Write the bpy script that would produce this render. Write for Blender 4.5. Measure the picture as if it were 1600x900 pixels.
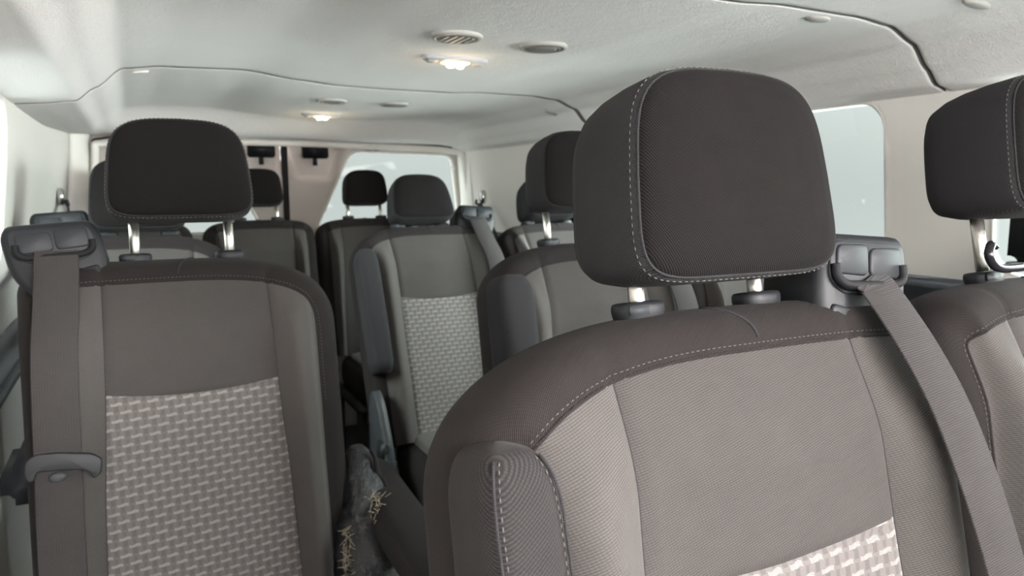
import bpy, bmesh, math, random
from math import sin, cos, pi, radians, floor
from mathutils import Vector, Matrix
from mathutils.noise import noise as pnoise
random.seed(4)
S = bpy.context.scene
COL = S.collection
for _o in list(bpy.data.objects):
    bpy.data.objects.remove(_o)
CZ = 1.25                      # height of the camera above the floor

# ------------------------------------------------------------------ camera
def setup_camera():
    F, YAW, PIT, ROL = 1138.0, radians(27.39), radians(7.44), radians(-0.15)
    cd = bpy.data.cameras.new('camera'); co = bpy.data.objects.new('camera', cd); COL.objects.link(co)
    fw = Vector((sin(YAW)*cos(PIT), cos(YAW)*cos(PIT), -sin(PIT)))
    r = Vector((cos(YAW), -sin(YAW), 0)); u = r.cross(fw)
    r2 = cos(ROL)*r + sin(ROL)*u; u2 = -sin(ROL)*r + cos(ROL)*u
    m = Matrix((r2, u2, -fw)).transposed().to_4x4(); m.translation = (0, 0, CZ)
    co.matrix_world = m
    cd.sensor_width = 36; cd.lens = 36*F/1600; cd.clip_start = 0.02
    cd.dof.use_dof = True; cd.dof.focus_distance = 0.72; cd.dof.aperture_fstop = 9.0
    S.camera = co
setup_camera()

# ------------------------------------------------------------------ world: even pale sky, plus out-of-view directional glows added to light the cabin
def setup_world():
    w = bpy.data.worlds.new('sky'); S.world = w; w.use_nodes = True
    nt = w.node_tree; N = nt.nodes; L = nt.links; N.clear()
    tc = N.new('ShaderNodeTexCoord'); out = N.new('ShaderNodeOutputWorld'); bg = N.new('ShaderNodeBackground')
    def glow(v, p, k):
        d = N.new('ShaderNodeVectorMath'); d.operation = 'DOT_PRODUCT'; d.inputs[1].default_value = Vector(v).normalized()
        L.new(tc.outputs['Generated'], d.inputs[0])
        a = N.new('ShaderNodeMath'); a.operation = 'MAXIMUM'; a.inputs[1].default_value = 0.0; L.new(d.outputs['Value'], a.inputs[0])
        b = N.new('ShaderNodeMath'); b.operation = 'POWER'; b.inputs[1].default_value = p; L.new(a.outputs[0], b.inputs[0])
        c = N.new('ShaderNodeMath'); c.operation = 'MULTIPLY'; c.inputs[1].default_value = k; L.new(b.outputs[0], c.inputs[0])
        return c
    g1 = glow((0.1, -1, 0.1), 1.0, -1.3)  # negative: dims the sky ahead so the front seats get less light
    g5 = glow((1, -1.05, 0.6), 4.0, 165.0)  # added glow from the front right, aimed at the rear seats
    g2 = glow((-1, -0.5, 0.6), 3.0, 70.0)  # added glow from the upper left, aimed at the middle row
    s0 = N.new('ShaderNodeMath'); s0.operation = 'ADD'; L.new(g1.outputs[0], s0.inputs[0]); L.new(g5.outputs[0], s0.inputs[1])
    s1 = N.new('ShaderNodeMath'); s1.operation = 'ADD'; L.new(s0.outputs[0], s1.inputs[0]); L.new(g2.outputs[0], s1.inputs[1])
    g3 = glow((0, 0, 1), 1.5, 9.0); g4 = glow((0, 0, -1), 1.7, 10.0)  # added overhead and ground glows that light the seats and ceiling
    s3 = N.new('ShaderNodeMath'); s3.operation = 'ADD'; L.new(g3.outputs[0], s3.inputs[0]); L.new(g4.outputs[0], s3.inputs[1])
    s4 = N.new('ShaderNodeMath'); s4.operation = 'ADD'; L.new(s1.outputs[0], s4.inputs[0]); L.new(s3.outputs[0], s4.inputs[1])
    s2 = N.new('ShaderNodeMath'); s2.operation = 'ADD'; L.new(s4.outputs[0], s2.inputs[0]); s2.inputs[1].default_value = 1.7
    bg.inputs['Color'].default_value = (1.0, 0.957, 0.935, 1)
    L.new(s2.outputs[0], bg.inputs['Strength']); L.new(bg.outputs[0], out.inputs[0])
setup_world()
S.view_settings.view_transform = 'Standard'; S.view_settings.look = 'None'
S.view_settings.gamma = 1; S.view_settings.use_curve_mapping = False
S.view_settings.exposure = 0.0

# ------------------------------------------------------------------ materials
MATS = {}
def material(name, col, rough=0.8, metal=0.0, spec=0.5, sheen=0.0):
    m = bpy.data.materials.new(name); m.use_nodes = True
    b = m.node_tree.nodes['Principled BSDF']
    b.inputs['Base Color'].default_value = (*col, 1); b.inputs['Roughness'].default_value = rough
    b.inputs['Metallic'].default_value = metal; b.inputs['Specular IOR Level'].default_value = spec
    if sheen:
        b.inputs['Sheen Weight'].default_value = sheen; b.inputs['Sheen Roughness'].default_value = 0.4
    MATS[name] = m
    return m, m.node_tree, b
class G:
    """small helper to write shader maths"""
    def __init__(s, nt): s.N = nt.nodes; s.L = nt.links
    def m(s, op, a, b=None, c=None):
        n = s.N.new('ShaderNodeMath'); n.operation = op
        for i, v in enumerate((a, b, c)):
            if v is None: continue
            if isinstance(v, (int, float)): n.inputs[i].default_value = v
            else: s.L.new(v, n.inputs[i])
        return n.outputs[0]
    def uv(s):
        t = s.N.new('ShaderNodeUVMap'); t.uv_map = 'UVMap'
        x = s.N.new('ShaderNodeSeparateXYZ'); s.L.new(t.outputs[0], x.inputs[0]); return x.outputs[0], x.outputs[1], t.outputs[0]
    def noise(s, vec, scale, detail=3, rough=0.5):
        n = s.N.new('ShaderNodeTexNoise'); n.inputs['Scale'].default_value = scale
        n.inputs['Detail'].default_value = detail; n.inputs['Roughness'].default_value = rough
        if vec is not None: s.L.new(vec, n.inputs['Vector'])
        return n.outputs[0]
    def obj(s):
        return s.N.new('ShaderNodeTexCoord').outputs['Object']
    def mix(s, f, a, b):
        n = s.N.new('ShaderNodeMix'); n.data_type = 'RGBA'
        if isinstance(f, (int, float)): n.inputs[0].default_value = f
        else: s.L.new(f, n.inputs[0])
        for i, v in ((6, a), (7, b)):
            if isinstance(v, tuple): n.inputs[i].default_value = (*v, 1)
            else: s.L.new(v, n.inputs[i])
        return n.outputs[2]
    def bump(s, h, strength, dist, bsdf):
        n = s.N.new('ShaderNodeBump'); n.inputs['Strength'].default_value = strength; n.inputs['Distance'].default_value = dist
        s.L.new(h, n.inputs['Height']); s.L.new(n.outputs[0], bsdf.inputs['Normal'])

def cloth(name, c_lo, c_hi, du, dv, period, strength=0.5, dist=0.0006, fuzz=0.12):
    """twill / knit cloth: fine ribs along direction (du,dv) in the UV plane (metres)"""
    m, nt, b = material(name, c_lo, 0.92, spec=0.12, sheen=fuzz if c_hi[0] > 0.08 else 0.02)
    g = G(nt); u, v, uv = g.uv()
    a = g.m('ADD', g.m('MULTIPLY', u, du/period*2*pi), g.m('MULTIPLY', v, dv/period*2*pi))
    w = g.m('MULTIPLY_ADD', g.m('SINE', a), 0.5, 0.5)
    a2 = g.m('ADD', g.m('MULTIPLY', u, dv/period*pi*1.3), g.m('MULTIPLY', v, -du/period*pi*1.3))
    w2 = g.m('MULTIPLY_ADD', g.m('SINE', a2), 0.2, 0.8)
    w = g.m('MULTIPLY', w, w2)
    n = g.noise(uv, 30, 4); n2 = g.noise(uv, 900, 2)
    f = g.m('ADD', g.m('MULTIPLY', w, 0.75), g.m('MULTIPLY', g.m('SUBTRACT', n2, 0.5), 0.9))
    f = g.m('ADD', f, g.m('MULTIPLY', g.m('SUBTRACT', n, 0.5), 0.2))
    f = g.m('MINIMUM', g.m('MAXIMUM', f, 0.0), 1.0)
    nt.links.new(g.mix(f, c_lo, c_hi), b.inputs['Base Color'])
    g.bump(w, strength, dist, b)
    return m
cloth('dark_twill', (0.0026, 0.0022, 0.0023), (0.0125, 0.0107, 0.0109), 0.82, 0.57, 0.0021, 0.6, 0.0007)
cloth('dark_knit', (0.0144, 0.0140, 0.0151), (0.0396, 0.0387, 0.0423), 0.3, 0.95, 0.0016, 0.4)
cloth('brown_twill', (0.0083, 0.0070, 0.0069), (0.0289, 0.0247, 0.0240), 0.57, -0.82, 0.0021, 0.6, 0.0007)
cloth('grey_knit', (0.0312, 0.0285, 0.0274), (0.0676, 0.0631, 0.0600), -0.25, 0.97, 0.0022, 0.5)
cloth('bolster_knit', (0.0386, 0.0358, 0.0338), (0.0861, 0.0799, 0.0758), -0.35, 0.94, 0.0022, 0.5)
cloth('armrest_cloth', (0.0132, 0.0121, 0.0124), (0.0352, 0.0324, 0.0324), 0.57, -0.82, 0.0022, 0.5)
cloth('webbing', (0.0252, 0.0234, 0.0240), (0.0570, 0.0534, 0.0522), 0.0, 1.0, 0.0024, 0.8, 0.0006, 0.0)
def woven():
    m, nt, b = material('woven_insert', (0.2, 0.18, 0.17), 0.9, spec=0.2, sheen=0.2)
    g = G(nt); u, v, uv = g.uv()
    ry = g.m('DIVIDE', g.m('ADD', v, 5.0), 0.0138); row = g.m('FLOOR', ry); fz = g.m('FRACT', ry)
    par = g.m('MODULO', row, 2.0)
    ux = g.m('ADD', g.m('DIVIDE', g.m('ADD', u, 5.0), 0.0275), g.m('MULTIPLY', par, 0.5))
    fx = g.m('FRACT', ux)
    # three pale threads running along each dash, stepped like a zigzag
    fzw = g.m('ADD', fz, g.m('MULTIPLY', g.m('SINE', g.m('MULTIPLY', fx, 10.0)), 0.07))
    dash = g.m('MULTIPLY', g.m('LESS_THAN', fx, 0.62), g.m('LESS_THAN', g.m('ABSOLUTE', g.m('SUBTRACT', fzw, 0.2)), 0.17))
    thr = g.m('MULTIPLY_ADD', g.m('SINE', g.m('MULTIPLY', fzw, 2*pi*3/0.34)), 0.4, 0.6)
    pale = g.m('MULTIPLY', dash, thr)
    dark = g.m('MULTIPLY', g.m('LESS_THAN', g.m('ABSOLUTE', g.m('SUBTRACT', fx, 0.81)), 0.12), g.m('GREATER_THAN', fz, 0.28))
    mid = g.m('MULTIPLY', g.m('MULTIPLY', g.m('LESS_THAN', g.m('ABSOLUTE', g.m('SUBTRACT', fx, 0.31)), 0.09), g.m('GREATER_THAN', fz, 0.45)), 0.8)
    n = g.noise(uv, 700, 2)
    base = g.mix(n, (0.072, 0.066, 0.063), (0.130, 0.120, 0.116))
    c = g.mix(g.m('MULTIPLY', g.m('MAXIMUM', dark, mid), 0.5), base, (0.050, 0.044, 0.043))
    c = g.mix(pale, c, (0.24, 0.229, 0.218))
    nt.links.new(c, b.inputs['Base Color'])
    g.bump(g.m('SUBTRACT', pale, g.m('MULTIPLY', dark, 0.6)), 0.6, 0.0012, b)
woven()
def plastic(name, col, rough, bumpy=0.15, scale=900):
    m, nt, b = material(name, col, rough, spec=0.22)
    g = G(nt); g.bump(g.noise(g.obj(), scale, 2), bumpy, 0.0006, b); return m
plastic('black_plastic', (0.010, 0.0112, 0.013), 0.48)
plastic('slot_plastic', (0.015, 0.017, 0.02), 0.5)
plastic('slot_black', (0.004, 0.004, 0.005), 0.7)
plastic('charcoal_plastic', (0.030, 0.033, 0.037), 0.5)
plastic('gloss_black', (0.012, 0.012, 0.014), 0.18, 0.03)
plastic('wall_plastic', (0.72, 0.69, 0.655), 0.55, 0.12, 500)
plastic('pillar_plastic', (0.70, 0.68, 0.64), 0.5, 0.12, 500)
plastic('door_plastic', (0.50, 0.46, 0.43), 0.55, 0.12, 500)
plastic('sill_plastic', (0.62, 0.61, 0.59), 0.5, 0.12, 500)
plastic('lower_trim', (0.055, 0.062, 0.070), 0.55)
plastic('vent_plastic', (0.20, 0.195, 0.18), 0.5, 0.05)
plastic('vent_rim', (0.36, 0.35, 0.33), 0.45, 0.05)
plastic('lamp_silver', (0.40, 0.40, 0.41), 0.3, 0.02)
plastic('frame_metal', (0.02, 0.02, 0.022), 0.5)
plastic('rubber', (0.012, 0.012, 0.012), 0.7)
plastic('gap', (0.11, 0.105, 0.10), 0.9)
plastic('thread', (0.085, 0.08, 0.077), 0.8)
plastic('torn_foam', (0.26, 0.22, 0.17), 0.95)
m_, nt_, b_ = material('chrome', (0.82, 0.80, 0.74), 0.28, 1.0)
g_ = G(nt_); g_.bump(g_.noise(g_.obj(), 160, 3), 0.35, 0.001, b_)
material('steel', (0.7, 0.7, 0.7), 0.25, 1.0)
def headliner():
    m, nt, b = material('headliner', (0.62, 0.60, 0.565), 0.95, spec=0.15, sheen=0.15)
    g = G(nt); o = g.obj(); n1 = g.noise(o, 260, 4, 0.65); n2 = g.noise(o, 6, 3)
    nt.links.new(g.mix(n2, (0.73, 0.71, 0.69), (0.78, 0.76, 0.74)), b.inputs['Base Color'])
    g.bump(g.m('ADD', n1, g.m('MULTIPLY', g.noise(o, 45, 3), 0.8)), 0.7, 0.004, b)
headliner()
def carpet():
    m, nt, b = material('floor_mat', (0.03, 0.03, 0.033), 0.85)
    g = G(nt); g.bump(g.noise(g.obj(), 250, 3), 0.4, 0.003, b)
carpet()
def dirty():
    """scuffed black plastic with tan scuffs where the cover has torn away"""
    m, nt, b = material('scuffed_plastic', (0.05, 0.055, 0.06), 0.45)
    g = G(nt); o = g.obj(); n = g.noise(o, 22, 6, 0.7)
    f = g.m('MULTIPLY', g.m('GREATER_THAN', n, 0.60), 0.55)
    n2 = g.noise(o, 60, 4, 0.6); f2 = g.m('MULTIPLY', g.m('GREATER_THAN', n2, 0.62), 0.6)
    c = g.mix(f, (0.006, 0.007, 0.009), (0.06, 0.053, 0.044)); c = g.mix(f2, c, (0.030, 0.036, 0.042))
    nt.links.new(c, b.inputs['Base Color']); g.bump(n, 0.8, 0.012, b)
dirty()
def glass():
    m = bpy.data.materials.new('tinted_glass'); m.use_nodes = True; nt = m.node_tree; N = nt.nodes; N.clear()
    o = N.new('ShaderNodeOutputMaterial'); t = N.new('ShaderNodeBsdfTransparent'); t.inputs[0].default_value = (0.335, 0.392, 0.385, 1)
    gl = N.new('ShaderNodeBsdfGlossy'); gl.inputs['Roughness'].default_value = 0.03
    f = N.new('ShaderNodeFresnel'); f.inputs[0].default_value = 1.3; mx = N.new('ShaderNodeMixShader')
    nt.links.new(f.outputs[0], mx.inputs[0]); nt.links.new(t.outputs[0], mx.inputs[1]); nt.links.new(gl.outputs[0], mx.inputs[2])
    nt.links.new(mx.outputs[0], o.inputs[0]); MATS['tinted_glass'] = m
    m = m.copy(); m.name = 'clear_glass'; MATS['clear_glass'] = m
    for n in m.node_tree.nodes:
        if n.type == 'BSDF_TRANSPARENT': n.inputs[0].default_value = (0.85, 0.87, 0.86, 1)
glass()
def lampmat():
    m, nt, b = material('lit_lens', (1.0, 0.85, 0.6), 0.3)
    b.inputs['Emission Color'].default_value = (1.0, 0.80, 0.48, 1); b.inputs['Emission Strength'].default_value = 1.3
    m, nt, b = material('lit_bulb', (1.0, 0.9, 0.7), 0.3)
    b.inputs['Emission Color'].default_value = (1.0, 0.90, 0.70, 1); b.inputs['Emission Strength'].default_value = 16.0
lampmat()

# ------------------------------------------------------------------ object helpers
def link(name, me, parent=None, mats=(), smooth=True):
    o = bpy.data.objects.new(name, me); COL.objects.link(o)
    for k in mats: me.materials.append(MATS[k])
    if smooth: me.polygons.foreach_set('use_smooth', [True]*len(me.polygons))
    if parent is not None: o.parent = parent
    return o
def mesh(name, verts, faces, mat, parent=None, uvs=None, smooth=True, label=None, fmats=None, xf=None):
    if xf: verts = [xf(v) for v in verts]
    me = bpy.data.meshes.new(name); me.from_pydata([tuple(v) for v in verts], [], faces)
    if uvs is not None:
        l = me.uv_layers.new(name='UVMap')
        for lp in me.loops: l.data[lp.index].uv = uvs[lp.vertex_index]
    mats = mat if isinstance(mat, (list, tuple)) else (mat,)
    o = link(name, me, parent, mats, smooth)
    if fmats: me.polygons.foreach_set('material_index', fmats)
    me.update()
    bm = bmesh.new(); bm.from_mesh(me); bmesh.ops.recalc_face_normals(bm, faces=bm.faces); bm.to_mesh(me); bm.free()
    if label: o['label'] = label
    return o
def empty(name, label, cat, loc, group=None):
    o = bpy.data.objects.new(name, None); COL.objects.link(o); o.location = loc; o.empty_display_size = 0.05
    o['label'] = label; o['category'] = cat
    if group: o['group'] = group
    return o
def struct(o): o['kind'] = 'structure'; return o
class MB:
    """collects simple solids into one mesh"""
    def __init__(s): s.v = []; s.f = []; s.uv = []
    def add(s, v, f, uv=None):
        n = len(s.v); s.v += [tuple(a) for a in v]; s.f += [tuple(i+n for i in q) for q in f]
        s.uv += uv if uv else [(a[0], a[2]) for a in v]
    def box(s, c, h, rot=None, bev=0.0):
        bm = bmesh.new(); bmesh.ops.create_cube(bm, size=2)
        for v in bm.verts: v.co = Vector((v.co.x*h[0], v.co.y*h[1], v.co.z*h[2]))
        if bev: bmesh.ops.bevel(bm, geom=bm.edges[:], offset=bev, segments=3, affect='EDGES')
        bm.verts.index_update()
        M = rot if rot else Matrix()
        s.add([(M @ v.co)+Vector(c) for v in bm.verts], [[v.index for v in f.verts] for f in bm.faces]); bm.free()
    def tube(s, pts, r, n=10, cap=True, ry=None):
        pts = [Vector(p) for p in pts]; rings = []; V = []
        up = None
        for i, p in enumerate(pts):
            t = (pts[min(i+1, len(pts)-1)]-pts[max(i-1, 0)]).normalized()
            if up is None: up = Vector((0, 1, 0)) if abs(t.y) < 0.9 else Vector((1, 0, 0))
            a = t.cross(up).normalized(); up = a.cross(t).normalized(); rr = r[i] if isinstance(r, (list, tuple)) else r
            for k in range(n):
                an = 2*pi*k/n; V.append(p+a*rr*cos(an)+up*(ry or rr)*sin(an))
        F = [(i*n+k, i*n+(k+1) % n, (i+1)*n+(k+1) % n, (i+1)*n+k) for i in range(len(pts)-1) for k in range(n)]
        if cap: F += [tuple(range(n)), tuple((len(pts)-1)*n+k for k in range(n))]
        s.add(V, F)
    def loft(s, rings, cap=True):
        n = len(rings[0]); V = [p for r in rings for p in r]
        F = [(i*n+k, i*n+(k+1) % n, (i+1)*n+(k+1) % n, (i+1)*n+k) for i in range(len(rings)-1) for k in range(n)]
        if cap: F += [tuple(range(n)), tuple((len(rings)-1)*n+k for k in range(n))]
        s.add(V, F)
    def build(s, name, mat, parent=None, xf=None, label=None, smooth=True):
        return mesh(name, s.v, s.f, mat, parent, s.uv, smooth, label, None, xf)
def se(t, e):
    c, q = cos(t), sin(t)
    return math.copysign(abs(c)**(2/e), c), math.copysign(abs(q)**(2/e), q)
def rbody(st, n=48):
    """solid from horizontal slices (z, cx, cy, half width, half depth, roundness)"""
    rings = []
    for z, cx, cy, hw, hd, e in st:
        r = []
        for k in range(n):
            a, b = se(2*pi*k/n, e); r.append((cx+a*hw, cy+b*hd, z))
        rings.append(r)
    m = MB(); m.loft(rings); m.uv = [(v[0]+v[1]*1.3, v[2]) for v in m.v]; return m
def poly_round(pts, r, n=5):
    out = []; N = len(pts)
    for i in range(N):
        p = Vector(pts[i]); a = (Vector(pts[i-1])-p); b = (Vector(pts[(i+1) % N])-p)
        ra = min(r, a.length*0.45, b.length*0.45); p0 = p+a.normalized()*ra; p1 = p+b.normalized()*ra
        for k in range(n+1):
            t = k/n; out.append((1-t)**2*p0+2*t*(1-t)*p+t*t*p1)
    return out
def plate(mb, pts, y0, y1, bev, axis='y'):
    """outline in x-z extruded from front y0 to back y1 with a soft front edge"""
    c = sum((Vector(p) for p in pts), Vector((0, 0)))/len(pts)
    def ring(y, k):
        R = []
        for p in pts:
            d = Vector(p)-c; L = d.length; q = c+d*max(0, (L-k)/L)
            R.append((q.x, y, q.y) if axis == 'y' else (y, q.x, q.y))
        return R
    s = 1 if y1 > y0 else -1
    mb.loft([ring(y1, 0), ring(y0+s*bev, 0), ring(y0+s*bev*0.3, bev*0.3), ring(y0, bev)])

# ------------------------------------------------------------------ van body
CX = 0.72; YR = 3.80
PROF = [(-0.36, .235), (-0.30, .232), (-0.2, .240), (-0.12, .250), (-0.07, .288), (0.0, .345), (0.10, .358), (0.32, .364), (0.49, .345),
        (0.60, .337), (0.75, .335), (0.98, .337), (1.10, .344), (1.3, .344), (1.40, .336), (1.48, .308), (1.53, .262), (1.57, .228), (1.64, .212), (1.78, .205)]
def cr(P, x):
    if x <= P[0][0]: return P[0][1]
    for i in range(len(P)-1):
        if x <= P[i+1][0]:
            t = (x-P[i][0])/(P[i+1][0]-P[i][0]); t = t*t*(3-2*t)*0.6+t*0.4
            return P[i][1]+(P[i+1][1]-P[i][1])*t
    return P[-1][1]
def sm(a, b, x):
    t = max(0, min(1, (x-a)/(b-a))); return t*t*(3-2*t)
def ceil_z(x, y):
    z = cr(PROF, x)
    k = sm(3.38, 3.57, y)
    z = z*(1-k)+min(z, 0.255)*k
    k2 = sm(2.5, 3.7, y)*(1-sm(-.3, .1, x)); z += 0.012*k2
    return z+CZ
GR = (1.02, 2.35); GH = {1.02: .0045, 2.35: .012}
def ceiling():
    xs = [-0.285+1.92*i/180 for i in range(181)]
    ys = []; y = -0.75
    while y < 3.84: ys.append(y); y += 0.03
    for g in GR: h = GH[g]; ys = [a for a in ys if abs(a-g) > h+.012]+[g-h-.009, g-h-.001, g-h, g+h, g+h+.001, g+h+.009]
    ys.sort(); V = []; M = []
    for y in ys:
        d = 0
        for g in GR:
            if abs(y-g) < GH[g]+.0005: d = 0.020
            elif abs(y-g) < GH[g]+.002: d = 0.001
        for x in xs: V.append((x, y, ceil_z(x, y)+d))
    n = len(xs); F = []
    for j in range(len(ys)-1):
        dk = any(abs((ys[j]+ys[j+1])/2-g) < GH[g]+.0008 for g in GR)
        for i in range(n-1): F.append((j*n+i, j*n+i+1, (j+1)*n+i+1, (j+1)*n+i)); M.append(1 if dk else 0)
    o = struct(mesh('ceiling', V, F, ('headliner', 'gap'), fmats=M))
    mod = o.modifiers.new('thickness', 'SOLIDIFY'); mod.thickness = 0.03; mod.offset = 1 if o.data.polygons[0].normal.z > 0 else -1
    return o
ceiling()

def floor_():
    m = MB(); m.box((CX, 1.5, -0.03), (1.12, 2.35, 0.03)); struct(m.build('floor', 'floor_mat', smooth=False))
floor_()

def wall(name, X, sgn, wins, mats, y0=-0.75, y1=3.84, yin=0.0):
    """side wall at X; sgn=+1 for the wall on the +x side. grid with rounded window openings"""
    ZS = (0.0, CZ+0.30)
    def xw(y, z):                       # leans in towards the roof, curves in at the back corner
        lean = 0.05*sm(CZ-0.35, CZ+0.28, z)+0.04*sm(CZ-0.2, CZ-0.28, z)*-1
        back = 0.05*sm(3.05, 3.75, y)*(sgn < 0)
        return X-sgn*(lean+back)
    step = 0.0125
    ny = int((y1-y0)/step); nz = int((ZS[1]-ZS[0])/step)
    def sdf(y, z, w):
        cy, cz, hy, hz, r = w
        qx = abs(y-cy)-hy+r; qz = abs(z-cz)-hz+r
        return math.hypot(max(qx, 0), max(qz, 0))+min(max(qx, qz), 0)-r
    V = []; idx = {}; F = []; M = []
    def P(i, j):
        if (i, j) in idx: return idx[(i, j)]
        y = y0+i*step; z = ZS[0]+j*step
        for w in wins:
            d = sdf(y, z, w)
            if abs(d) < step*0.75:      # snap onto the opening's edge
                e = 1e-4; gy = (sdf(y+e, z, w)-d)/e; gz = (sdf(y, z+e, w)-d)/e; y -= d*gy; z -= d*gz
        idx[(i, j)] = len(V); V.append((xw(y, z), y, z)); return idx[(i, j)]
    for i in range(ny):
        for j in range(nz):
            yc = y0+(i+.5)*step; zc = ZS[0]+(j+.5)*step
            if any(sdf(yc, zc, w) < 0 for w in wins): continue
            F.append((P(i, j), P(i+1, j), P(i+1, j+1), P(i, j+1)))
            M.append(1 if zc < CZ-0.195 else (2 if mats[2] and abs(yc-mats[3]) < mats[4] else 0))
    o = struct(mesh(name, V, F, (mats[0], mats[1], mats[2] or mats[0]), fmats=M))
    mod = o.modifiers.new('thickness', 'SOLIDIFY'); mod.thickness = 0.012; mod.offset = -1
    # normals should face the cabin
    me = o.data
    if sum(p.normal.x for p in me.polygons)*sgn > 0: me.flip_normals()
    return xw
RW = [(0.58, CZ+0.02, 0.34, 0.20, 0.075), (1.98, CZ+0.02, 0.81, 0.20, 0.085)]
xr_ = wall('wall_right', 1.66, 1, RW, ('wall_plastic', 'lower_trim', 'pillar_plastic', 1.04, 0.09))
LW = [(1.87, CZ+0.03, 0.35, 0.20, 0.075)]
xl_ = wall('wall_left', -0.31, -1, LW, ('pillar_plastic', 'sill_plastic', None, 0, 0))
def pane(name, xw, sgn, w, n=1):
    cy, cz, hy, hz, r = w; pts = poly_round([(cy-hy-.045, cz-hz-.05), (cy+hy+.045, cz-hz-.05), (cy+hy+.045, cz+hz+.05), (cy-hy-.045, cz+hz+.05)], r, 8)
    V = [(xw(p.x, p.y)+sgn*0.008, p.x, p.y) for p in pts]; V2 = [(v[0]+sgn*0.004, v[1], v[2]) for v in V]
    k = len(V)
    frame = MB()
    pr = poly_round([(cy-hy, cz-hz), (cy+hy, cz-hz), (cy+hy, cz+hz), (cy-hy, cz+hz)], r, 8)
    frame.tube([(xw(p.x, p.y)+sgn*0.004, p.x, p.y) for p in pr+[pr[0]]], 0.005, 8, False)
    f = struct(frame.build(name, 'pillar_plastic'))
    o = mesh('glass_pane', V, [tuple(range(k))], 'tinted_glass', f, smooth=False)
    return f
k = 1
for w in RW: pane('window_%d' % k, xr_, 1, w); k += 1
for w in LW: pane('window_%d' % k, xl_, -1, w); k += 1

# ---- unseen front panel, added to block light coming in from ahead
m = MB(); m.box((CX, -0.78, 0.66), (1.08, 0.03, 0.66)); struct(m.build('front_light_block', 'lower_trim', smooth=False))

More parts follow.
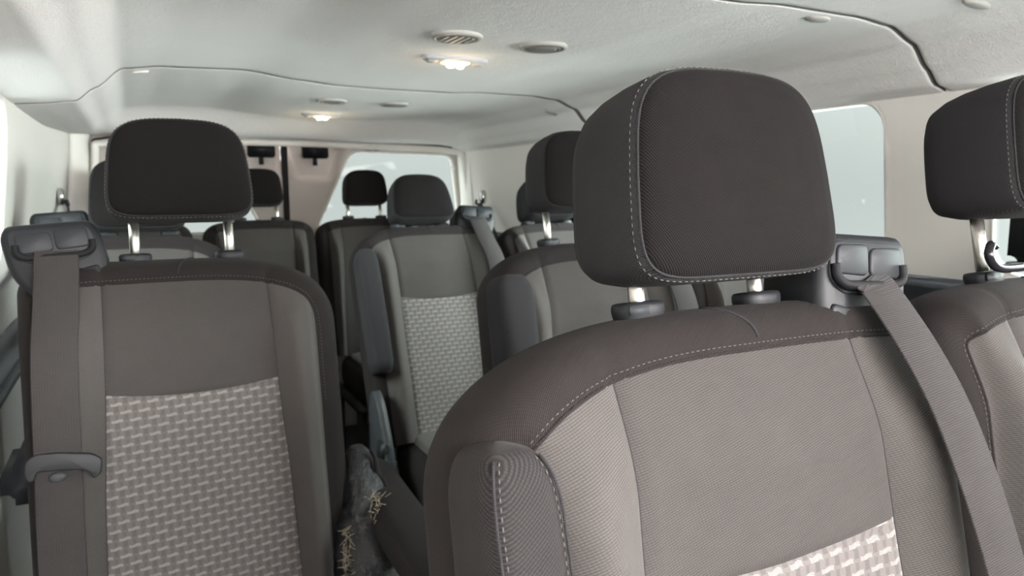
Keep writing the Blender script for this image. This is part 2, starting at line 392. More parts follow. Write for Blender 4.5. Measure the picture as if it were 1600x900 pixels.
# ---- rear doors
def rear_doors():
    zb, zt = 0.0, CZ+0.30
    def door(num, x0, x1, win, inner):
        step = 0.0125; V = []; idx = {}; F = []
        q = poly_round(win, 0.055, 8); E = [(Vector(q[i]), Vector(q[(i+1) % len(q)])) for i in range(len(q))]
        def near(p):
            best = None
            for a, b in E:
                d = b-a; L2 = d.length_squared
                if L2 < 1e-12: continue
                t = max(0, min(1, (p-a).dot(d)/L2)); c = a+d*t; D = (p-c).length
                if best is None or D < best[0]: best = (D, c)
            return best
        def inside(p):
            c = False
            for a, b in E:
                if (a.y > p.y) != (b.y > p.y) and p.x < (b.x-a.x)*(p.y-a.y)/(b.y-a.y)+a.x: c = not c
            return c
        nx = int(round((x1-x0)/step)); nz = int((zt-zb)/step); sx = (x1-x0)/nx
        def P(i, j):
            if (i, j) in idx: return idx[(i, j)]
            p = Vector((x0+i*sx, zb+j*step)); D, c = near(p)
            if D < step*0.75: p = c
            # pressed pocket under the latch and rounded window surround
            y = YR - 0.02*sm(0.14, 0.03, D)
            px = abs(p.x-inner); y += 0.05*sm(0.115, 0.075, px-0.35*(p.y-CZ-0.1))*sm(CZ+0.055, CZ+0.085, p.y)
            idx[(i, j)] = len(V); V.append((p.x, y, p.y)); return idx[(i, j)]
        for i in range(nx):
            for j in range(nz):
                if inside(Vector((x0+(i+.5)*sx, zb+(j+.5)*step))): continue
                F.append((P(i, j), P(i+1, j), P(i+1, j+1), P(i, j+1)))
        d = struct(mesh('door_%d' % num, V, F, 'door_plastic'))
        md = d.modifiers.new('thickness', 'SOLIDIFY'); md.thickness = 0.03; md.offset = -1
        if sum(p.normal.y for p in d.data.polygons) > 0: d.data.flip_normals()
        fr = MB(); fr.tube([(p.x, YR-0.015, p.y) for p in q+[q[0]]], 0.008, 8, False)
        fr.build('window_surround', 'wall_plastic', d)
        mesh('glass_pane', [(p.x, YR+0.012, p.y) for p in q], [tuple(range(len(q)))], 'tinted_glass', d, smooth=False)
        l = MB(); l.box((inner, YR-0.035, CZ+0.215), (0.062, 0.03, 0.04), bev=0.006); l.build('latch_box', 'black_plastic', d)
        l = MB(); l.tube([(inner, YR-0.03, CZ+0.185), (inner, YR-0.03, CZ+0.14)], 0.012, 10); l.build('latch_pin', 'black_plastic', d)
    door(2, CX-0.018+0.0, 1.70, [(0.825, CZ-0.19), (1.63, CZ-0.19), (1.585, CZ+0.21), (1.02, CZ+0.218)], 0.835)
    door(1, -0.30, CX-0.042, [(0.02, CZ-0.19), (0.575, CZ-0.19), (0.39, CZ+0.218), (0.06, CZ+0.21)], 0.575)
    m = MB(); m.box((CX-0.03, YR+0.005, 0.8), (0.0145, 0.012, 0.8)); struct(m.build('trim_1', 'rubber', smooth=False))
    # rubber seal round the rear opening
    m = MB(); seal = [(-0.135, 3.70, 0.3), (-0.15, 3.70, 1.0), (-0.135, 3.70, CZ+0.17), (-0.09, 3.70, CZ+0.238), (0.2, 3.70, CZ+0.255), (CX, 3.70, CZ+0.258), (1.2, 3.70, CZ+0.253), (1.54, 3.70, CZ+0.24), (1.61, 3.70, CZ+0.19), (1.65, 3.70, 1.0), (1.64, 3.70, 0.3)]
    m.tube(smoothpath(seal, 8), 0.009, 8); struct(m.build('trim_2', 'rubber'))
    m = MB(); m.tube(smoothpath([(a+(0.004 if a < CX else -0.004), 3.665, c-0.018) for a, b, c in seal], 8), 0.016, 10); struct(m.build('trim_3', 'pillar_plastic'))
    # corner panels between side walls and rear opening
    for nm, X0, X1 in (('trim_4', -0.31, -0.15), ('trim_5', 1.66, 1.62)):
        s = -1 if nm == 'trim_4' else 1
        xw = xl_ if s < 0 else xr_
        V = []; F = []; J = 40
        for i in range(9):
            t = i/8
            for j in range(J+1):
                z = j/J*(CZ+0.27); xa = xw(3.6, z); x = xa+(X1-xa)*sin(t*pi/2)*1.0; y = 3.60+0.11*(1-cos(t*pi/2))+0.02*t
                V.append((x, y, z))
        for i in range(8):
            for j in range(J): F.append((i*(J+1)+j, (i+1)*(J+1)+j, (i+1)*(J+1)+j+1, i*(J+1)+j+1))
        o = struct(mesh(nm, V, F, 'pillar_plastic')); md = o.modifiers.new('t', 'SOLIDIFY'); md.thickness = 0.012; md.offset = 0
def smoothpath(P, n=8):
    P = [Vector(p) for p in P]; out = []
    for i in range(len(P)-1):
        a = P[max(i-1, 0)]; b = P[i]; c = P[i+1]; d = P[min(i+2, len(P)-1)]
        for k in range(n):
            t = k/n; out.append(0.5*((2*b)+(-a+c)*t+(2*a-5*b+4*c-d)*t*t+(-a+3*b-3*c+d)*t**3))
    out.append(P[-1]); return out
rear_doors()

# ---- sill ledge and pull pocket on the left wall, dark ledge on the right wall
m = MB(); m.box((-0.30, 1.4, CZ-0.405), (0.05, 2.1, 0.018), bev=0.012); struct(m.build('trim_6', 'charcoal_plastic'))
m = MB(); m.box((1.655, 1.4, CZ-0.215), (0.035, 2.1, 0.018), bev=0.012); struct(m.build('trim_7', 'lower_trim'))
def pull():
    e = empty('side_armrest', 'dark moulded side armrest with a pale line low on the left wall', 'armrest', (-0.25, 1.86, CZ-0.60))
    m = MB(); m.box((0.012, 0, 0), (0.04, 0.13, 0.042), bev=0.025); m.build('body', 'charcoal_plastic', e)
    m = MB(); m.tube([(0.052, -0.11, 0.02), (0.054, 0, 0.022), (0.052, 0.11, 0.02)], 0.004, 8); m.build('bright_strip', 'steel', e)
pull()

# ------------------------------------------------------------------ ceiling fittings
def on_ceiling(x, y): return ceil_z(x, y)
def ring_pts(cx, cz, rx, ry, n=40): return [(cx+rx*cos(2*pi*i/n), cz+ry*sin(2*pi*i/n)) for i in range(n)]
def vent(x, y, kind, lab):
    z = on_ceiling(x, y)
    e = empty('ceiling_vent', lab, 'air vent', (x, y, z), 'round air vents in the ceiling')
    R = 0.056
    def ring(r, dz): return [(r*cos(2*pi*i/48), r*sin(2*pi*i/48), dz) for i in range(48)]
    m = MB(); m.loft([ring(R, 0.004), ring(R, -.004), ring(R-.004, -.008), ring(R-.010, -.008), ring(R-.012, -.003), ring(R-.012, 0.003)], False)
    m.build('outer_rim', 'vent_rim', e)
    m = MB(); m.loft([ring(R-.013, -.0012), ring(0.001, -.001)], True); m.build('dark_throat' if kind else 'throat', 'slot_black' if kind else 'vent_plastic', e)
    m = MB(); m.loft([ring(R-.014, 0.0), ring(R-.014, -.006), ring(R-.018, -.009), ring(R-.021, -.006), ring(R-.021, 0)], False); m.build('inner_rim', 'vent_plastic', e)
    if kind:
        for k in range(5):
            xx = (-2+k)*0.0145; h = math.sqrt(max(0, (R-.020)**2-xx*xx))
            m = MB(); m.box((xx, 0, -.0075), (0.0024, h, 0.0022)); m.build('vane', 'vent_rim', e, smooth=False)
    else:
        m = MB(); m.loft([ring(R-.021, -.004), ring(R-.024, -.009), ring(R-.03, -.0105), ring(.001, -.0105)]); m.build('closed_disc', 'vent_plastic', e)
vent(0.645, 1.50, True, 'open round vent with vanes, front left one above the nearer lamp')
vent(0.865, 1.51, False, 'closed round vent cover to the right of the open vent')
vent(0.67, 2.72, True, 'distant round vent behind the ceiling groove, left of its pair')
vent(0.905, 2.72, False, 'distant round vent behind the ceiling groove, right of its pair')
def lamp(x, y, lab, power):
    z = on_ceiling(x, y); e = empty('ceiling_lamp', lab, 'ceiling lamp', (x, y, z), 'ceiling reading lamps')
    m = MB()
    def ring(rx, ry, dz, ex=3.0): return [(se(2*pi*i/48, ex)[0]*rx, se(2*pi*i/48, ex)[1]*ry, dz) for i in range(48)]
    m.loft([ring(.086, .034, .004), ring(.086, .034, -.004), ring(.080, .030, -.009), ring(.07, .025, -.010), ring(.001, .001, -.010)]); m.build('housing', 'lamp_silver', e)
    m = MB(); m.loft([ring(.038, .024, -.008), ring(.037, .023, -.012), ring(.028, .017, -.014), ring(.001, .001, -.0145)]); m.build('lit_lens', 'lit_lens', e)
    for s in (-1, 1):
        b = MB(); b.loft([[(s*.013+r*cos(2*pi*i/16), r*sin(2*pi*i/16), dz) for i in range(16)] for r, dz in ((.011, -.010), (.0115, -.017), (.008, -.022), (.001, -.024))]); b.build('bulb', 'lit_bulb', e)
    for s in (-1, 1):
        b = MB(); b.box((s*.061, 0, -.010), (.013, .014, .003), bev=.002); b.build('switch', 'vent_rim', e)
    ld = bpy.data.lights.new('lamp_glow', 'POINT'); ld.energy = power; ld.color = (1, .78, .5); ld.shadow_soft_size = 0.02
    lo = bpy.data.objects.new('lamp_glow', ld); COL.objects.link(lo); lo.location = (0, 0, -0.06); lo.parent = e
lamp(0.745, 1.745, 'lit oval ceiling lamp behind the two nearer vents', 0.3)
lamp(0.745, 3.20, 'lit oval ceiling lamp at the back, before the rear doors', 0.5)
def clip(x, y, rx, ry, lab, mat='vent_rim'):
    z = on_ceiling(x, y); m = MB()
    sl = (ceil_z(x+.01, y)-ceil_z(x-.01, y))/.02
    m.loft([[(x+rx*k*cos(2*pi*i/28), y+ry*k*sin(2*pi*i/28), z+sl*rx*k*cos(2*pi*i/28)+dz) for i in range(28)] for k, dz in ((1, .003), (1, -.003), (.85, -.005), (.01, -.005))])
    o = m.build('ceiling_clip', mat); o['label'] = lab; o['category'] = 'clip'; o['group'] = 'small trim clips in the ceiling'
clip(0.045, 2.42, .022, .012, 'small pale clip in the ceiling groove at the left', 'wall_plastic')
clip(1.24, 1.06, .028, .018, 'oval beige clip in the ceiling beside the right groove')
clip(1.375, 0.83, .036, .014, 'long beige cover in the ceiling above the right seat')
clip(1.47, 2.50, .028, .018, 'faint distant clip behind the groove at the right')

# ------------------------------------------------------------------ seats
REC = radians(-11.0)
ZCAP = CZ-0.118
def Rx(v, rec=None):
    x, y, z = v; a = REC if rec is None else rec; c, s = cos(a), sin(a)
    return (x, y*c-z*s, y*s+z*c+ZCAP)
def dashes(path, L=0.0034, gap=0.0030, r=0.0005):
    P = [Vector(p) for p in path]; m = MB(); acc = 0; out = []
    seg = []; tot = 0; cum = [0]
    for a, b in zip(P, P[1:]): tot += (b-a).length; cum.append(tot)
    def at(d):
        for i in range(len(cum)-1):
            if d <= cum[i+1]: return P[i].lerp(P[i+1], (d-cum[i])/max(1e-9, cum[i+1]-cum[i]))
        return P[-1]
    d = 0
    while d+L < tot:
        m.tube([at(d), at(d+L/2), at(d+L)], [r*.6, r, r*.6], 5); d += L+gap
    return m

class Seat:
    def __init__(s, X, Y, aisle, label, hw=0.262, wz=-0.055, az=-0.14, guide=True, arm='up', hr=None, belt='down',
                 depthscale=1.0, stitch=False, pw=0.135, row='', rear=False, shade=False, dz=0.0, gx=0.0, aw=0.044, ax=0.0, atop=-0.072, amat='dark_knit', rec=11, wd=0.16, zb=-0.645, zp=-0.245, tp=0.125):
        """aisle=-1: aisle edge on the -x side. local x is mirrored by -aisle so that +x is the wall side"""
        s.k = -aisle
        s.root = empty('passenger_seat', label, 'seat', (X, Y, dz), 'rows of passenger seats')
        s.hw = hw; s.wz = wz; s.az = az; s.pw = pw; s.zb = zb; s.zp = zp; s.tp = tp; s.st = stitch; s.rec = radians(-rec); s.wd = wd; s.shd = arm == 'up'; s.amat = amat; s.gx = gx; s.aw = aw; s.ax = ax; s.atop = atop
        s.backrest(rear)
        s.headrest(hr or {})
        s.cushion(rear); s.base()
        if guide: s.guide(belt)
        s.armrest(arm)
    def xf(s, v): return Rx((v[0]*s.k, v[1], v[2]), s.rec)
    def sx(s, a, z):
        """column parameter a in [-1,1] -> x;  |a|<.5 is the centre panel"""
        t = max(0, min(1, -z/0.65)); p = s.pw*(1+s.wd*t)*(1.0-0.03*sin(pi*min(1, t*1.6))); H = s.hw-0.045
        q = abs(a); x = q/0.5*p if q <= 0.5 else p+(q-0.5)/0.5*(H-p)
        return math.copysign(x, a)
    def zt(s, a):
        zc = s.wz if a > 0 else s.az; q = min(1.0, abs(s.sx(a, -.06))/(s.hw-0.045))
        n = 2.6 if a < 0 else 3.2
        return -0.046-(-0.046-zc)*(1-(max(0, 1-q**n))**(1/n))
    def yf(s, a, z):
        t = max(0, min(1, -z/0.65)); q = abs(a)
        y = -0.050-0.030*sm(0, 0.16, -z)
        y -= 0.034*math.exp(-((q-0.74)/0.17)**2)*sm(0.03, 0.2, -z)*(1-0.3*sm(.5, .65, -z))
        y -= 0.012*(1-q/0.5)**2*(q < 0.5)*0.2
        y += 0.016*sm(0.86, 1.0, q)
        y += 0.0055*math.exp(-((q-0.5)/0.018)**2)
        y += 0.004*math.exp(-((z-s.zp)/0.004)**2)*(q < 0.5)
        y += 0.0022*pnoise(Vector((a*3+s.hw*10, z*14, s.k*3.1)))
        return y
    def pt(s, a, t):
        """t in [0,1]; t<.55 below the insert's top edge"""
        zt = s.zt(a); zp = s.zp+0.012*(abs(a)*2)**2*(abs(a) <= .5)+0.012*(abs(a) > .5)
        z = s.zb+(zp-s.zb)*t/0.55 if t <= 0.55 else zp+(zt-zp)*(t-0.55)/0.45
        x = s.sx(a, z); return (x, s.yf(a, z), z)
    def patch(s, name, a0, a1, t0, t1, mat, par, na=24, nt=60, label=None):
        V = []; F = []; U = []
        for j in range(nt+1):
            for i in range(na+1):
                f_ = i/na; f_ = (1-(1-f_)**2.4 if a1 == 1 else f_**2.4 if a0 == -1 else f_); p = s.pt(a0+(a1-a0)*f_, t0+(t1-t0)*j/nt); V.append(p); U.append((p[0]*s.k, p[2]))
        for j in range(nt):
            for i in range(na): k = j*(na+1)+i; F.append((k, k+1, k+na+2, k+na+1))
        return mesh(name, V, F, mat, par, U, xf=s.xf, label=label)
    def backrest(s, rear):
        # dark cover: wraps from the U shaped front seam round the edge to the back
        U = []
        N = 46
        for j in range(N): U.append((-1.0, j/N))
        for i in range(81): U.append((math.copysign(1-(1-abs(-1+2*i/80))**2.0, -1+2*i/80), 1.0))
        for j in range(N): U.append((1.0, 1-(j+1)/N))
        base = [Vector(s.pt(a, t)) for a, t in U]; n = len(base); V = []; UV = []; yb = 0.062
        arc = 0; M = 16
        for i, p in enumerate(base):
            a = base[max(i-1, 0)]; b = base[min(i+1, n-1)]
            t = Vector((b.x-a.x, 0, b.z-a.z)).normalized(); nrm = Vector((-t.z, 0, t.x))
            # smooth the outward normal over neighbours
            aa = base[max(i-5, 0)]; bb = base[min(i+5, n-1)]; t2 = Vector((bb.x-aa.x, 0, bb.z-aa.z)).normalized(); nrm = (nrm+Vector((-t2.z, 0, t2.x))*2).normalized()
            up = max(0, nrm.z)
            off = 0.045*(1-up)+0.044*up
            if i: arc += (p-base[i-1]).length
            for j in range(M+1):
                th = pi*j/M; o = off*(abs(sin(th))**0.75); y = p.y+(yb-p.y)*(1-math.copysign(abs(cos(th))**0.8, cos(th)))/2
                q = p+nrm*o; V.append((q.x, y, q.z)); UV.append((arc+0.3*q.x, o*0.9+y))
        F = [(i*(M+1)+j, i*(M+1)+j+1, (i+1)*(M+1)+j+1, (i+1)*(M+1)+j) for i in range(n-1) for j in range(M)]
        # flat back joined on, and bottom closed
        k0 = len(V); g = []
        for j in range(13):
            for i in range(17):
                p = s.pt(-1+2*i/16, j/12); V.append((p[0], yb, p[2])); UV.append((p[0], p[2]))
        F += [(k0+j*17+i, k0+j*17+i+1, k0+(j+1)*17+i+1, k0+(j+1)*17+i) for j in range(12) for i in range(16)]
        k1 = len(V)
        for i in range(17):
            p = s.pt(-1+2*i/16, 0); V.append((p[0], p[1], p[2])); V.append((p[0], yb, p[2])); UV += [(p[0], p[1]), (p[0], yb)]
        F += [(k1+2*i, k1+2*i+1, k1+2*i+3, k1+2*i+2) for i in range(16)]
        s.back = mesh('backrest', V, F, 'brown_twill', s.root, UV, xf=s.xf)
        P = s.back
        s.patch('side_bolster', -1, -0.5, 0, 1, 'bolster_knit', P)
        s.patch('side_bolster', 0.5, 1, 0, 1, 'bolster_knit', P)
        s.patch('upper_panel', -0.5, 0.5, 0.55, 1, 'grey_knit', P, 30, 40)
        if rear: s.patch('lower_panel', -0.5, 0.5, 0, 0.55, 'grey_knit', P, 30, 50)
        else: s.patch('woven_insert', -0.5, 0.5, 0, 0.55, 'woven_insert', P, 30, 50, label='panel woven with pale dashes')
        # raised lip in front of the seam
        path = [s.pt(a, t) for a, t in U]
        m = MB(); m.tube([(p[0], p[1]+0.0005, p[2]) for p in path[::2]], 0.0022, 6); m.build('seam_welt', 'brown_twill', P, xf=s.xf)
        for sg in (-1, 1):
            m = MB(); m.tube([(lambda p: (p[0], p[1]+.0006, p[2]))(s.pt(sg*0.5, j/40)) for j in range(41)], 0.0014, 6); m.build('seam_line', 'dark_knit', P, xf=s.xf)
        if s.st:
            pp = []
            for i, p in enumerate(base):
                aa = base[max(i-5, 0)]; bb = base[min(i+5, n-1)]; t2 = Vector((bb.x-aa.x, 0, bb.z-aa.z)).normalized(); nr = Vector((-t2.z, 0, t2.x))
                j = 0.32; th = pi*j/M; up = max(0, nr.z); off = 0.045*(1-up)+0.044*up
                o = off*abs(sin(th))**0.75+0.0005; y = p.y+(yb-p.y)*(1-abs(cos(th))**0.8)/2-0.0006
                q = p+nr*o; pp.append((q.x, y, q.z))
            dashes(pp[N-24:N+81+22]).build('stitching', 'thread', P, xf=s.xf, label='pale thread stitching')
            # cross seam over the top edge between the posts
        m = MB(); pp = []
        pB = Vector(s.pt(0.06, 1.0))
        for j in range(9):
            th = pi*(j+1.0)/M*0.8; o = 0.044*(abs(sin(th))**0.75)+0.0004; y = pB.y+(yb-pB.y)*(1-abs(cos(th))**0.8)/2
            pp.append((pB.x-0.03*(j/8)**1.5, y, pB.z+o))
        m.tube(pp, 0.0019, 6); m.build('cross_seam', 'dark_knit', P, xf=s.xf)
    def headrest(s, h):
        hw = h.get('w', 0.126); hh = h.get('h', 0.092); cz = h.get('z', 0.132); dep = h.get('d', 0.060); y0 = h.get('y', -0.012)
        n = 96
        def ring(y, k, dz=0.0, e=4.8):
            R = []
            for i in range(n):
                t_ = 2*pi*i/n; a, b = se(t_, e if sin(t_) > 0 else 6.5); w = hw*(1.0-s.tp*((b+1)/2)**1.5-0.02*(b*b))
                z = b*hh*k+0.008*(1-a*a)*(b > 0)*b*k
                R.append((a*w*k, y0+y-0.012*(b < 0)*b*b*0, cz+z+dz))
            return R
        # gusset: side band from the front seam to the rounded back
        G_ = [(-dep, 0.955), (-dep+.004, 0.978), (-dep+.012, 0.994), (-dep*.3, 1.0), (dep*.15, 0.985), (dep*.5, 0.95), (dep*.8, 0.88), (dep*.97, 0.76), (dep*1.06, 0.55), (dep*1.08, 0.2), (dep*1.08, 0.01)]
        m = MB(); m.loft([ring(y, k) for y, k in G_], False); m.uv = [(v[1]+v[0]*.4, v[2]) for v in m.v]
        hr = m.build('headrest', 'dark_knit', s.root, xf=s.xf); s.hr = hr
        fr = [(-dep, 0.955), (-dep-.0035, 0.940), (-dep-.007, 0.90), (-dep-.011, .80), (-dep-.0145, .6), (-dep-.016, .35), (-dep-.0165, 0.01)]
        m = MB(); m.loft([ring(y, k) for y, k in fr], False); m.f.append(tuple(range(len(m.v)-n, len(m.v)))); m.uv = [(v[0]*s.k, v[2]) for v in m.v]
        m.build('headrest_face', 'dark_twill', hr, xf=s.xf)
        sr = ring(-dep+.0002, 0.957); m = MB(); m.tube(sr+[sr[0]], 0.0014, 6, False); m.build('seam_welt', 'dark_knit', hr, xf=s.xf)
        if s.st:
            sr = ring(-dep+.006, 0.992); dashes(sr+[sr[0]], 0.0036, 0.0034, 0.00055).build('stitching', 'thread', hr, xf=s.xf, label='pale thread stitching')
        for sg in (-1, 1):
            m = MB(); z1 = cz-hh*0.6
            m.tube([(sg*.08, 0, -.03), (sg*.08, 0, z1)], 0.0085, 16); m.build('headrest_post', 'chrome', hr, xf=s.xf, label='bright metal post')
            m = MB()
            def st(rx, ry, z): return [(sg*.08+se(2*pi*i/40, 2.8)[0]*rx, se(2*pi*i/40, 2.8)[1]*ry, z) for i in range(40)]
            m.loft([st(.022, .016, -.012), st(.0255, .0185, -.005), st(.0268, .0195, 0.001), st(.0268, .0195, .006), st(.025, .018, .0095), st(.019, .0125, .0105), st(.013, .0095, .0085), st(.001, .001, .008)])
            c = m.build('post_guide', 'black_plastic', s.root, xf=s.xf)
            if sg*s.k < 0:
                m = MB(); m.box((sg*.08-0.012*s.k*1, -.0185, .002), (.0115, .0022, .0048), bev=.001); m.build('release_button', 'charcoal_plastic', c, xf=s.xf)
    def cushion(s, rear):
        H = s.hw-0.06; yc = -0.335-0.645*(sin(-s.rec)-sin(radians(11)))-0.0; D = 0.255
        st = [(-0.775, .9, 5), (-0.765, .97, 5), (-0.72, 1.0, 5), (-.68, 1.0, 5), (-.655, .98, 4.5), (-.638, .93, 4), (-.628, .84, 3.6), (-.622, .6, 3.4), (-.62, .3, 3), (-.62, .01, 3)]
        m = rbody([(z+ZCAP+.0, 0, yc, H*k, D*k, e) for z, k, e in st], 64)
        c = m.build('cushion', 'brown_twill', s.root)
        st = [(-.640, .84, 4), (-.620, .83, 4), (-.612, .78, 3.6), (-.607, .6, 3.4), (-.605, .3, 3), (-.605, .01, 3)]
        m = rbody([(z+ZCAP, 0, yc, H*k, D*k, e) for z, k, e in st], 64)
        m.build('cushion_panel', 'bolster_knit', c)
    def base(s):
        m = MB()
        for sx in (-1, 1):
            for y in (-.50, -.12):
                m.box((sx*.18, y, 0.17), (.018, .022, .17), bev=.005)
            m.box((sx*.18, -.31, .345), (.022, .24, .016), bev=.005); m.box((sx*.18, -.31, .012), (.03, .26, .012), bev=.005)
        m.box((0, -.5, .345), (.19, .016, .014), bev=.004); m.box((0, -.12, .345), (.19, .016, .014), bev=.004)
        m.build('seat_base', 'frame_metal', s.root)
        if not s.shd: return
        # recliner shield on the aisle side
        m = MB(); pts = poly_round([(-.17, -.46), (-.23, -.49), (-.31, -.62), (-.34, -.74), (-.22, -.78), (-.15, -.72), (-.14, -.54)], .05, 5)
        xa = -(s.hw-.012); dy = -.62*(sin(-s.rec)-sin(radians(11)))
        plate(m, [(p.x, p.y) for p in pts], xa-.026, xa, .008, 'x')
        s.shield = m.build('recliner_shield', 'charcoal_plastic', s.root, xf=lambda v: (v[0]*s.k, v[1]+dy, v[2]+ZCAP))
        # buckles beside the cushion
        for q, (yy, tilt) in enumerate(((-.27, .35), (-.33, .5))):
            m = MB(); R = Matrix.Rotation(tilt, 4, 'X')
            m.box((xa-.02-q*.012, yy, -.64-q*.05), (.013, .03, .05), rot=R, bev=.008)
            m.box((xa-.02-q*.012, yy+.03, -.71-q*.05), (.008, .012, .05), rot=R, bev=.004)
            m.build('belt_buckle', 'black_plastic', s.root, xf=lambda v: (v[0]*s.k, v[1]+dy, v[2]+ZCAP))
    def armrest(s, mode):
        if not mode: return
        xc = -(s.hw-0.026)+s.ax; w = s.aw
        if mode == 'up':
            st = []
            L0, L1 = -0.50, s.atop
            for i in range(15):
                t = i/14; z = L1-0.055*t; k = math.sqrt(max(0, 1-(1-t)**2.3))**.62; st.append((z, xc, -.088-.004*t, max(.0008, w*k), max(.0008, .047*k**0.8), 3.6))
            st = [(z, a, b, c, d, e) for z, a, b, c, d, e in st]
            st += [(-.2, xc, -.095, w, .05, 3.6), (-.34, xc, -.098, w, .052, 3.6), (L0+.03, xc, -.10, w*.98, .05, 3.4), (L0, xc, -.1, w*.8, .042, 3)]
            m = rbody(st, 56); f = s.xf
            A = m.build('armrest', s.amat, s.root, xf=f)
            def sidepath(xs, ys):
                P = []
                for z, cx, cy, hw, hd, e in st[2:]:
                    P.append((cx+hw*xs, cy+hd*ys-0.0006, z))
                return P
            if s.st:
                for xs, ys in ((-.80, -.93), (.80, -.93)):
                    P = sidepath(xs, ys); m = MB(); m.tube(P, .0012, 6); m.build('seam_line', 'dark_knit', A, xf=f)
                    dashes([(p[0]+.004*(-1 if xs > 0 else 1), p[1]-.0012, p[2]) for p in P], .0034, .003, .0005).build('stitching', 'thread', A, xf=f, label='pale thread stitching')
        else:
            xc = -(s.hw+0.068)
            st = []
            for i in range(9):
                t = i/8; k = math.sqrt(max(0, 1-(1-t)**2.3)); st.append((0.02-.06*t, 0, 0, max(.001, .046*k), max(.001, .042*k**.8), 3.2))
            st += [(-.25, 0, 0, .047, .043, 3.2), (-.38, 0, .003, .045, .04, 3.2), (-.43, 0, .004, .036, .033, 3), (-.445, 0, .004, .01, .01, 3)]
            m = rbody(st, 48)
            def f(v):           # swing forward: local -z -> -y
                x, y, z = v; a = radians(84); c, q = cos(a), sin(a)
                yy = y*c+z*q; zz = -y*q*-1+z*c
                return ((x+xc)*s.k, yy-.02, zz-.475+ZCAP)
            m.build('armrest', 'armrest_cloth', s.root, xf=f)
    def guide(s, belt):
        x0 = s.hw-0.005+s.gx
        def gxf(v, c_=cos(radians(7)), s_=sin(radians(7))):
            dx, dz = v[0]-(x0-.06), v[2]-.02
            return s.xf((x0-.06+dx*c_+dz*s_, v[1], .010+dz*c_-dx*s_))
        # neck and head of the housing
        O = poly_round([(x0-.130, .048), (x0-.118, .072), (x0+.005, .078), (x0+.016, .060), (x0+.012, .0), (x0-.012, -.05), (x0-.05, -.09), (x0-.122, -.07), (x0-.134, -.0)], .018, 5)
        m = MB(); plate(m, [(p.x, p.y) for p in O], -.045, .035, .012)
        g = m.build('belt_guide', 'black_plastic', s.root, xf=gxf)
        O = poly_round([(x0-.122, .020), (x0-.116, .062), (x0+.004, .068), (x0+.004, .022), (x0-.03, .006), (x0-.10, .004)], .014, 5)
        m = MB(); plate(m, [(p.x, p.y) for p in O], -.0475, -.04, .002); m.build('slot_recess', 'slot_plastic', g, xf=gxf)
        for a, b in ((x0-.112, x0-.061), (x0-.059, x0-.006)):
            O = poly_round([(a, .026), (a+.002, .058), (b, .062), (b, .026)], .009, 4)
            m = MB(); plate(m, [(p.x, p.y) for p in O], -.0505, -.045, .0025); m.build('slot_flap', 'slot_plastic', g, xf=gxf)
        m = MB(); m.tube(smoothpath([(x0-.115, -.050, .036), (x0-.113, -.051, .022), (x0-.098, -.052, .014), (x0-.06, -.052, .016), (x0-.02, -.052, .019), (x0-.006, -.051, .028), (x0-.005, -.050, .042)], 6), .0056, 8); m.build('slot', 'slot_black', g, xf=gxf)
        m = MB(); O = poly_round([(x0-.118, -.006), (x0-.12, -.04), (x0-.085, -.05), (x0-.08, -.012)], .008, 4); plate(m, [(p.x, p.y) for p in O], -.0485, -.04, .003); m.build('moulded_pad', 'black_plastic', g, xf=gxf)
        # belt
        if not belt: return
        if belt == 'down':
            P = [(x0-.060, -.050, .014), (x0-.060, -.058, .0), (x0-.058, -.09, -.08), (x0-.054, -.128, -.18), (x0-.05, -.135, -.4), (x0-.044, -.14, -.60), (x0-.01, -.12, -.74)]
        elif belt == 'out':
            P = [(x0-.062, -.050, .014), (x0-.056, -.060, -.002), (x0-.050, -.095, -.07), (x0-.040, -.120, -.15), (x0-.026, -.140, -.28), (x0-.016, -.145, -.40), (x0-.005, -.14, -.58), (x0+.005, -.12, -.74)]
        PP = smoothpath(P, 10); hwid = .0325; V = []; U = []; L = 0
        for i, p in enumerate(PP):
            t = (PP[min(i+1, len(PP)-1)]-PP[max(i-1, 0)]).normalized()
            side = Vector((1, 0, 0))-t*t.x; side.normalize(); nn = side.cross(t).normalized()
            if nn.y > 0: nn = -nn
            if i: L += (p-PP[i-1]).length
            for a, b in ((-1, 0), (-.93, .0016), (.93, .0016), (1, 0), (.93, -.0008), (-.93, -.0008)):
                V.append(p+side*hwid*a+nn*b); U.append((a*hwid, L))
        F = [(i*6+k, i*6+(k+1) % 6, (i+1)*6+(k+1) % 6, (i+1)*6+k) for i in range(len(PP)-1) for k in range(6)]
        b = mesh('seat_belt', V, F, 'webbing', s.root, U, xf=s.xf)
        if belt == 'down' and s.st == 'tongue':
            z = -.335; xx = x0-.054; y = -.139
            m = MB()
            O = [(-.052, .000), (-.050, .020), (-.034, .029), (.0, .027), (.05, .019), (.066, .008), (.062, -.014), (.050, -.022), (.044, -.008), (.03, -.003), (-.034, .003), (-.038, -.010), (-.046, -.012)]
            O = [(-a*.88, b_) for a, b_ in O]
            pr = poly_round(O, .007, 4)
            R0 = [(xx+p.x, y-.010, z+p.y) for p in pr]; R1 = [(xx+p.x, y+.004, z+p.y) for p in pr]
            m.loft([R1, R0]); tg = m.build('belt_tongue', 'black_plastic', b, xf=s.xf)
            md = tg.modifiers.new('b', 'BEVEL'); md.width = .002; md.segments = 3; md.limit_method = 'ANGLE'
            m = MB(); m.loft([[(xx+.004+.012*k*cos(2*pi*i/24), y-d_, z-.010+.0075*k*sin(2*pi*i/24)) for i in range(24)] for k, d_ in ((1, 0), (1, .005), (.75, .007), (.01, .0072))]); m.build('belt_stop', 'charcoal_plastic', b, xf=s.xf)

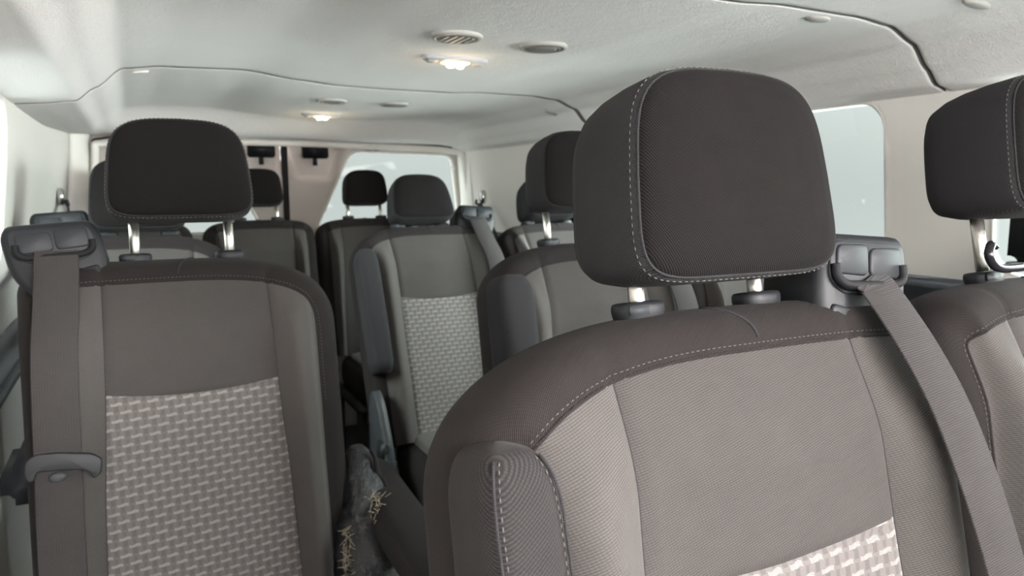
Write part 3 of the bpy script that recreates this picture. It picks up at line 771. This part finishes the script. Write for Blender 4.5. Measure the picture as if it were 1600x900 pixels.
A = Seat(0.52, 0.577, -1, 'nearest seat, grey back, large dark headrest, folded-up armrest at its left edge', hw=.312, pw=.155, az=-.16, wz=-.07, belt='out', stitch=True, gx=-.045, aw=.033, ax=-.003, atop=-.086, amat='armrest_cloth', hr=dict(w=.132, h=.099, z=.122, d=.070, y=-.004))
C_ = Seat(1.10, 0.577, -1, 'seat cut off by the right edge of the photo, beside the nearest seat', hw=.262, az=-.085, wz=-.085, arm=None, guide=True, stitch=True, hr=dict(w=.132, z=.168, h=.088, d=.068))
B = Seat(0.08, 1.474, 1, 'left single seat with woven dash insert, belt down its left side, torn right edge', hw=.262, arm='down', stitch='tongue', hr=dict(z=.150, h=.086, w=.124))
D = Seat(0.94, 1.474, -1, 'seat half hidden behind the nearest headrest, raised black armrest at its left', hw=.266, hr=dict(z=.158, h=.088))
D2 = Seat(1.43, 1.474, -1, 'seat seen only between the posts of the nearest headrest', hw=.212, az=-.08, arm=None, guide=False, hr=dict(z=.12, h=.088))
I_ = Seat(0.015, 2.381, 1, 'seat directly behind the left single seat, only its top and belt guide showing', hw=.25, hr=dict(z=.105, h=.098, w=.128))
E_ = Seat(0.877, 2.381, -1, 'middle seat with pale woven insert and lowered headrest, black armrest raised', hw=.262, rec=23, wd=.05, zb=-.72, zp=-.275, tp=.2, aw=.034, atop=-.105, hr=dict(z=.086, h=.078, w=.115, d=.055))
H_ = Seat(1.381, 2.381, -1, 'light seat top seen right of the middle seat, beyond a black headrest', hw=.222, az=-.08, arm=None, guide=False, rec=23, wd=.05, zb=-.72, zp=-.275, tp=.2, hr=dict(z=.086, h=.078, w=.115))
for x, hw, lab in ((0.01, .215, 'back row seat by the left wall, hidden behind the left headrests'), (0.504, .24, 'back row seat just right of the left single seat headrest, before the door seam'),
               (0.991, .24, 'back row seat with small black headrest against the rear window')):
    Seat(x, 3.45, -1, lab, hw=hw, az=-.08, wz=-.08, arm=None, guide=False, hr=dict(z=.135, h=.078, w=.105), rear=True)

# torn cover over the left seat's armrest pivot
def torn():
    st = [(-.335, .283, -.085, .010, .012), (-.35, .285, -.09, .020, .026), (-.39, .284, -.105, .030, .042), (-.45, .280, -.13, .040, .058), (-.52, .276, -.155, .050, .072), (-.60, .272, -.18, .058, .085), (-.70, .270, -.20, .060, .09), (-.80, .27, -.2, .058, .09), (-.82, .27, -.2, .03, .05)]
    rows = []
    st = [(z-.045, a+.004, b-.01, c*1.3, d*1.15) for z, a, b, c, d in st]
    for i in range(len(st)-1):
        for k in range(8): rows.append([st[i][q]+(st[i+1][q]-st[i][q])*k/8 for q in range(5)])
    rows.append(list(st[-1])); rings = []
    for z, cx, cy, hw, hd in rows:
        R_ = []
        for k in range(48):
            a, b = se(2*pi*k/48, 2.4); p = Vector((cx+a*hw, cy+b*hd, z))
            d = 0.016*abs(pnoise(p*24))-0.010*abs(pnoise(p*47+Vector((3, 1, 7))))+.004*pnoise(p*110)
            d *= sm(-.38, -.46, z); n_ = Vector((a, b, 0)).normalized(); p += n_*d
            R_.append((p.x, p.y, p.z+ZCAP))
        rings.append(R_)
    m = MB(); m.loft(rings, True); o = m.build('torn_recliner_cover', 'scuffed_plastic', B.root, label='scuffed black cover with torn frayed fabric edge')
    P = []
    for i in range(30):
        t = i/29; z = -.34-.42*t; 
        P.append((.305+.062*min(1, t*1.6)+.003*sin(i*1.9), -.13-.16*t+.004*sin(i*2.7), z-.04+ZCAP))
    m = MB(); m.tube(smoothpath(P, 3), .0045, 8, False); m.build('frayed_edge', 'armrest_cloth', o)
    rr = random.Random(3)
    for q in (0, 1):
        m = MB()
        for i in range(260 if q == 0 else 150):
            t = rr.random()
            if q == 0: a = Vector((.282+.062*t, -.208-.022*t, -.44-.15*t))+Vector((rr.gauss(0, .009), rr.gauss(0, .006), rr.gauss(0, .008)))
            else: a = Vector((.236-.02*t, -.17-.05*t, -.50-.12*t))+Vector((rr.gauss(0, .004), rr.gauss(0, .006)-.03, 0))
            b = a+Vector((rr.gauss(0, .006), rr.gauss(-.004, .005), rr.gauss(0, .008)))
            m.tube([(a.x, a.y, a.z+ZCAP), (b.x, b.y, b.z+ZCAP)], .0009, 4)
        m.build('loose_fibres', 'torn_foam', o)
torn()
# hook beside the right seat's post
m = MB(); m.tube(smoothpath([(-.05, -.035, .012), (-.095, -.035, .012), (-.115, -.035, .018), (-.123, -.035, .032), (-.115, -.035, .044), (-.105, -.035, .040)], 6), [.006]*25+[.004]*6, 10)
m.build('coat_hook', 'gloss_black', C_.root, xf=Rx)

# ------------------------------------------------------------------ wall mounted belts
def wall_belt(lab, loc, sgn, L):
    e = empty('wall_belt', lab, 'seat belt', loc, 'belts hanging on the rear pillars')
    m = MB(); m.loft([[(sgn*-d, .026*k*cos(2*pi*i/24), .034*k*sin(2*pi*i/24)) for i in range(24)] for k, d in ((1, 0), (1, .014), (.8, .02), (.01, .021))]); m.build('anchor_cap', 'steel', e)
    m = MB(); m.tube(smoothpath([(sgn*-.024, -.034, -.012), (sgn*-.03, -.03, -.032), (sgn*-.03, .03, -.032), (sgn*-.024, .034, -.012)], 6), .006, 8); m.build('belt_ring', 'black_plastic', e)
    m = MB(); P = smoothpath([(sgn*-.03, -.002, -.03), (sgn*-.045, -.16, -.13), (sgn*-.06, -.50, L)], 8); rings = []
    for p in P: rings.append([(p.x-.002, p.y-.03, p.z), (p.x+.002, p.y-.03, p.z), (p.x+.002, p.y+.03, p.z), (p.x-.002, p.y+.03, p.z)])
    m.loft(rings); m.build('webbing', 'black_plastic', e)
wall_belt('black belt on a shiny anchor at the right rear pillar, beside the rear window', (1.555, 3.30, CZ-0.02), 1, -.42)
wall_belt('black belt on a shiny anchor at the left rear pillar, behind the left seats', (-.255, 3.38, CZ-0.01), -1, -.42)
e = empty('belt_anchor', 'black rounded belt anchor on the right wall, behind the right seat post', 'belt anchor', (1.60, .80, CZ-.10))
m = MB(); m.box((-.012, 0, .02), (.022, .055, .07), bev=.02); m.build('shell', 'black_plastic', e)
m = MB(); m.tube([(-.036, -.04, -.045), (-.038, .04, -.045)], .007, 10); m.build('bright_bar', 'steel', e)
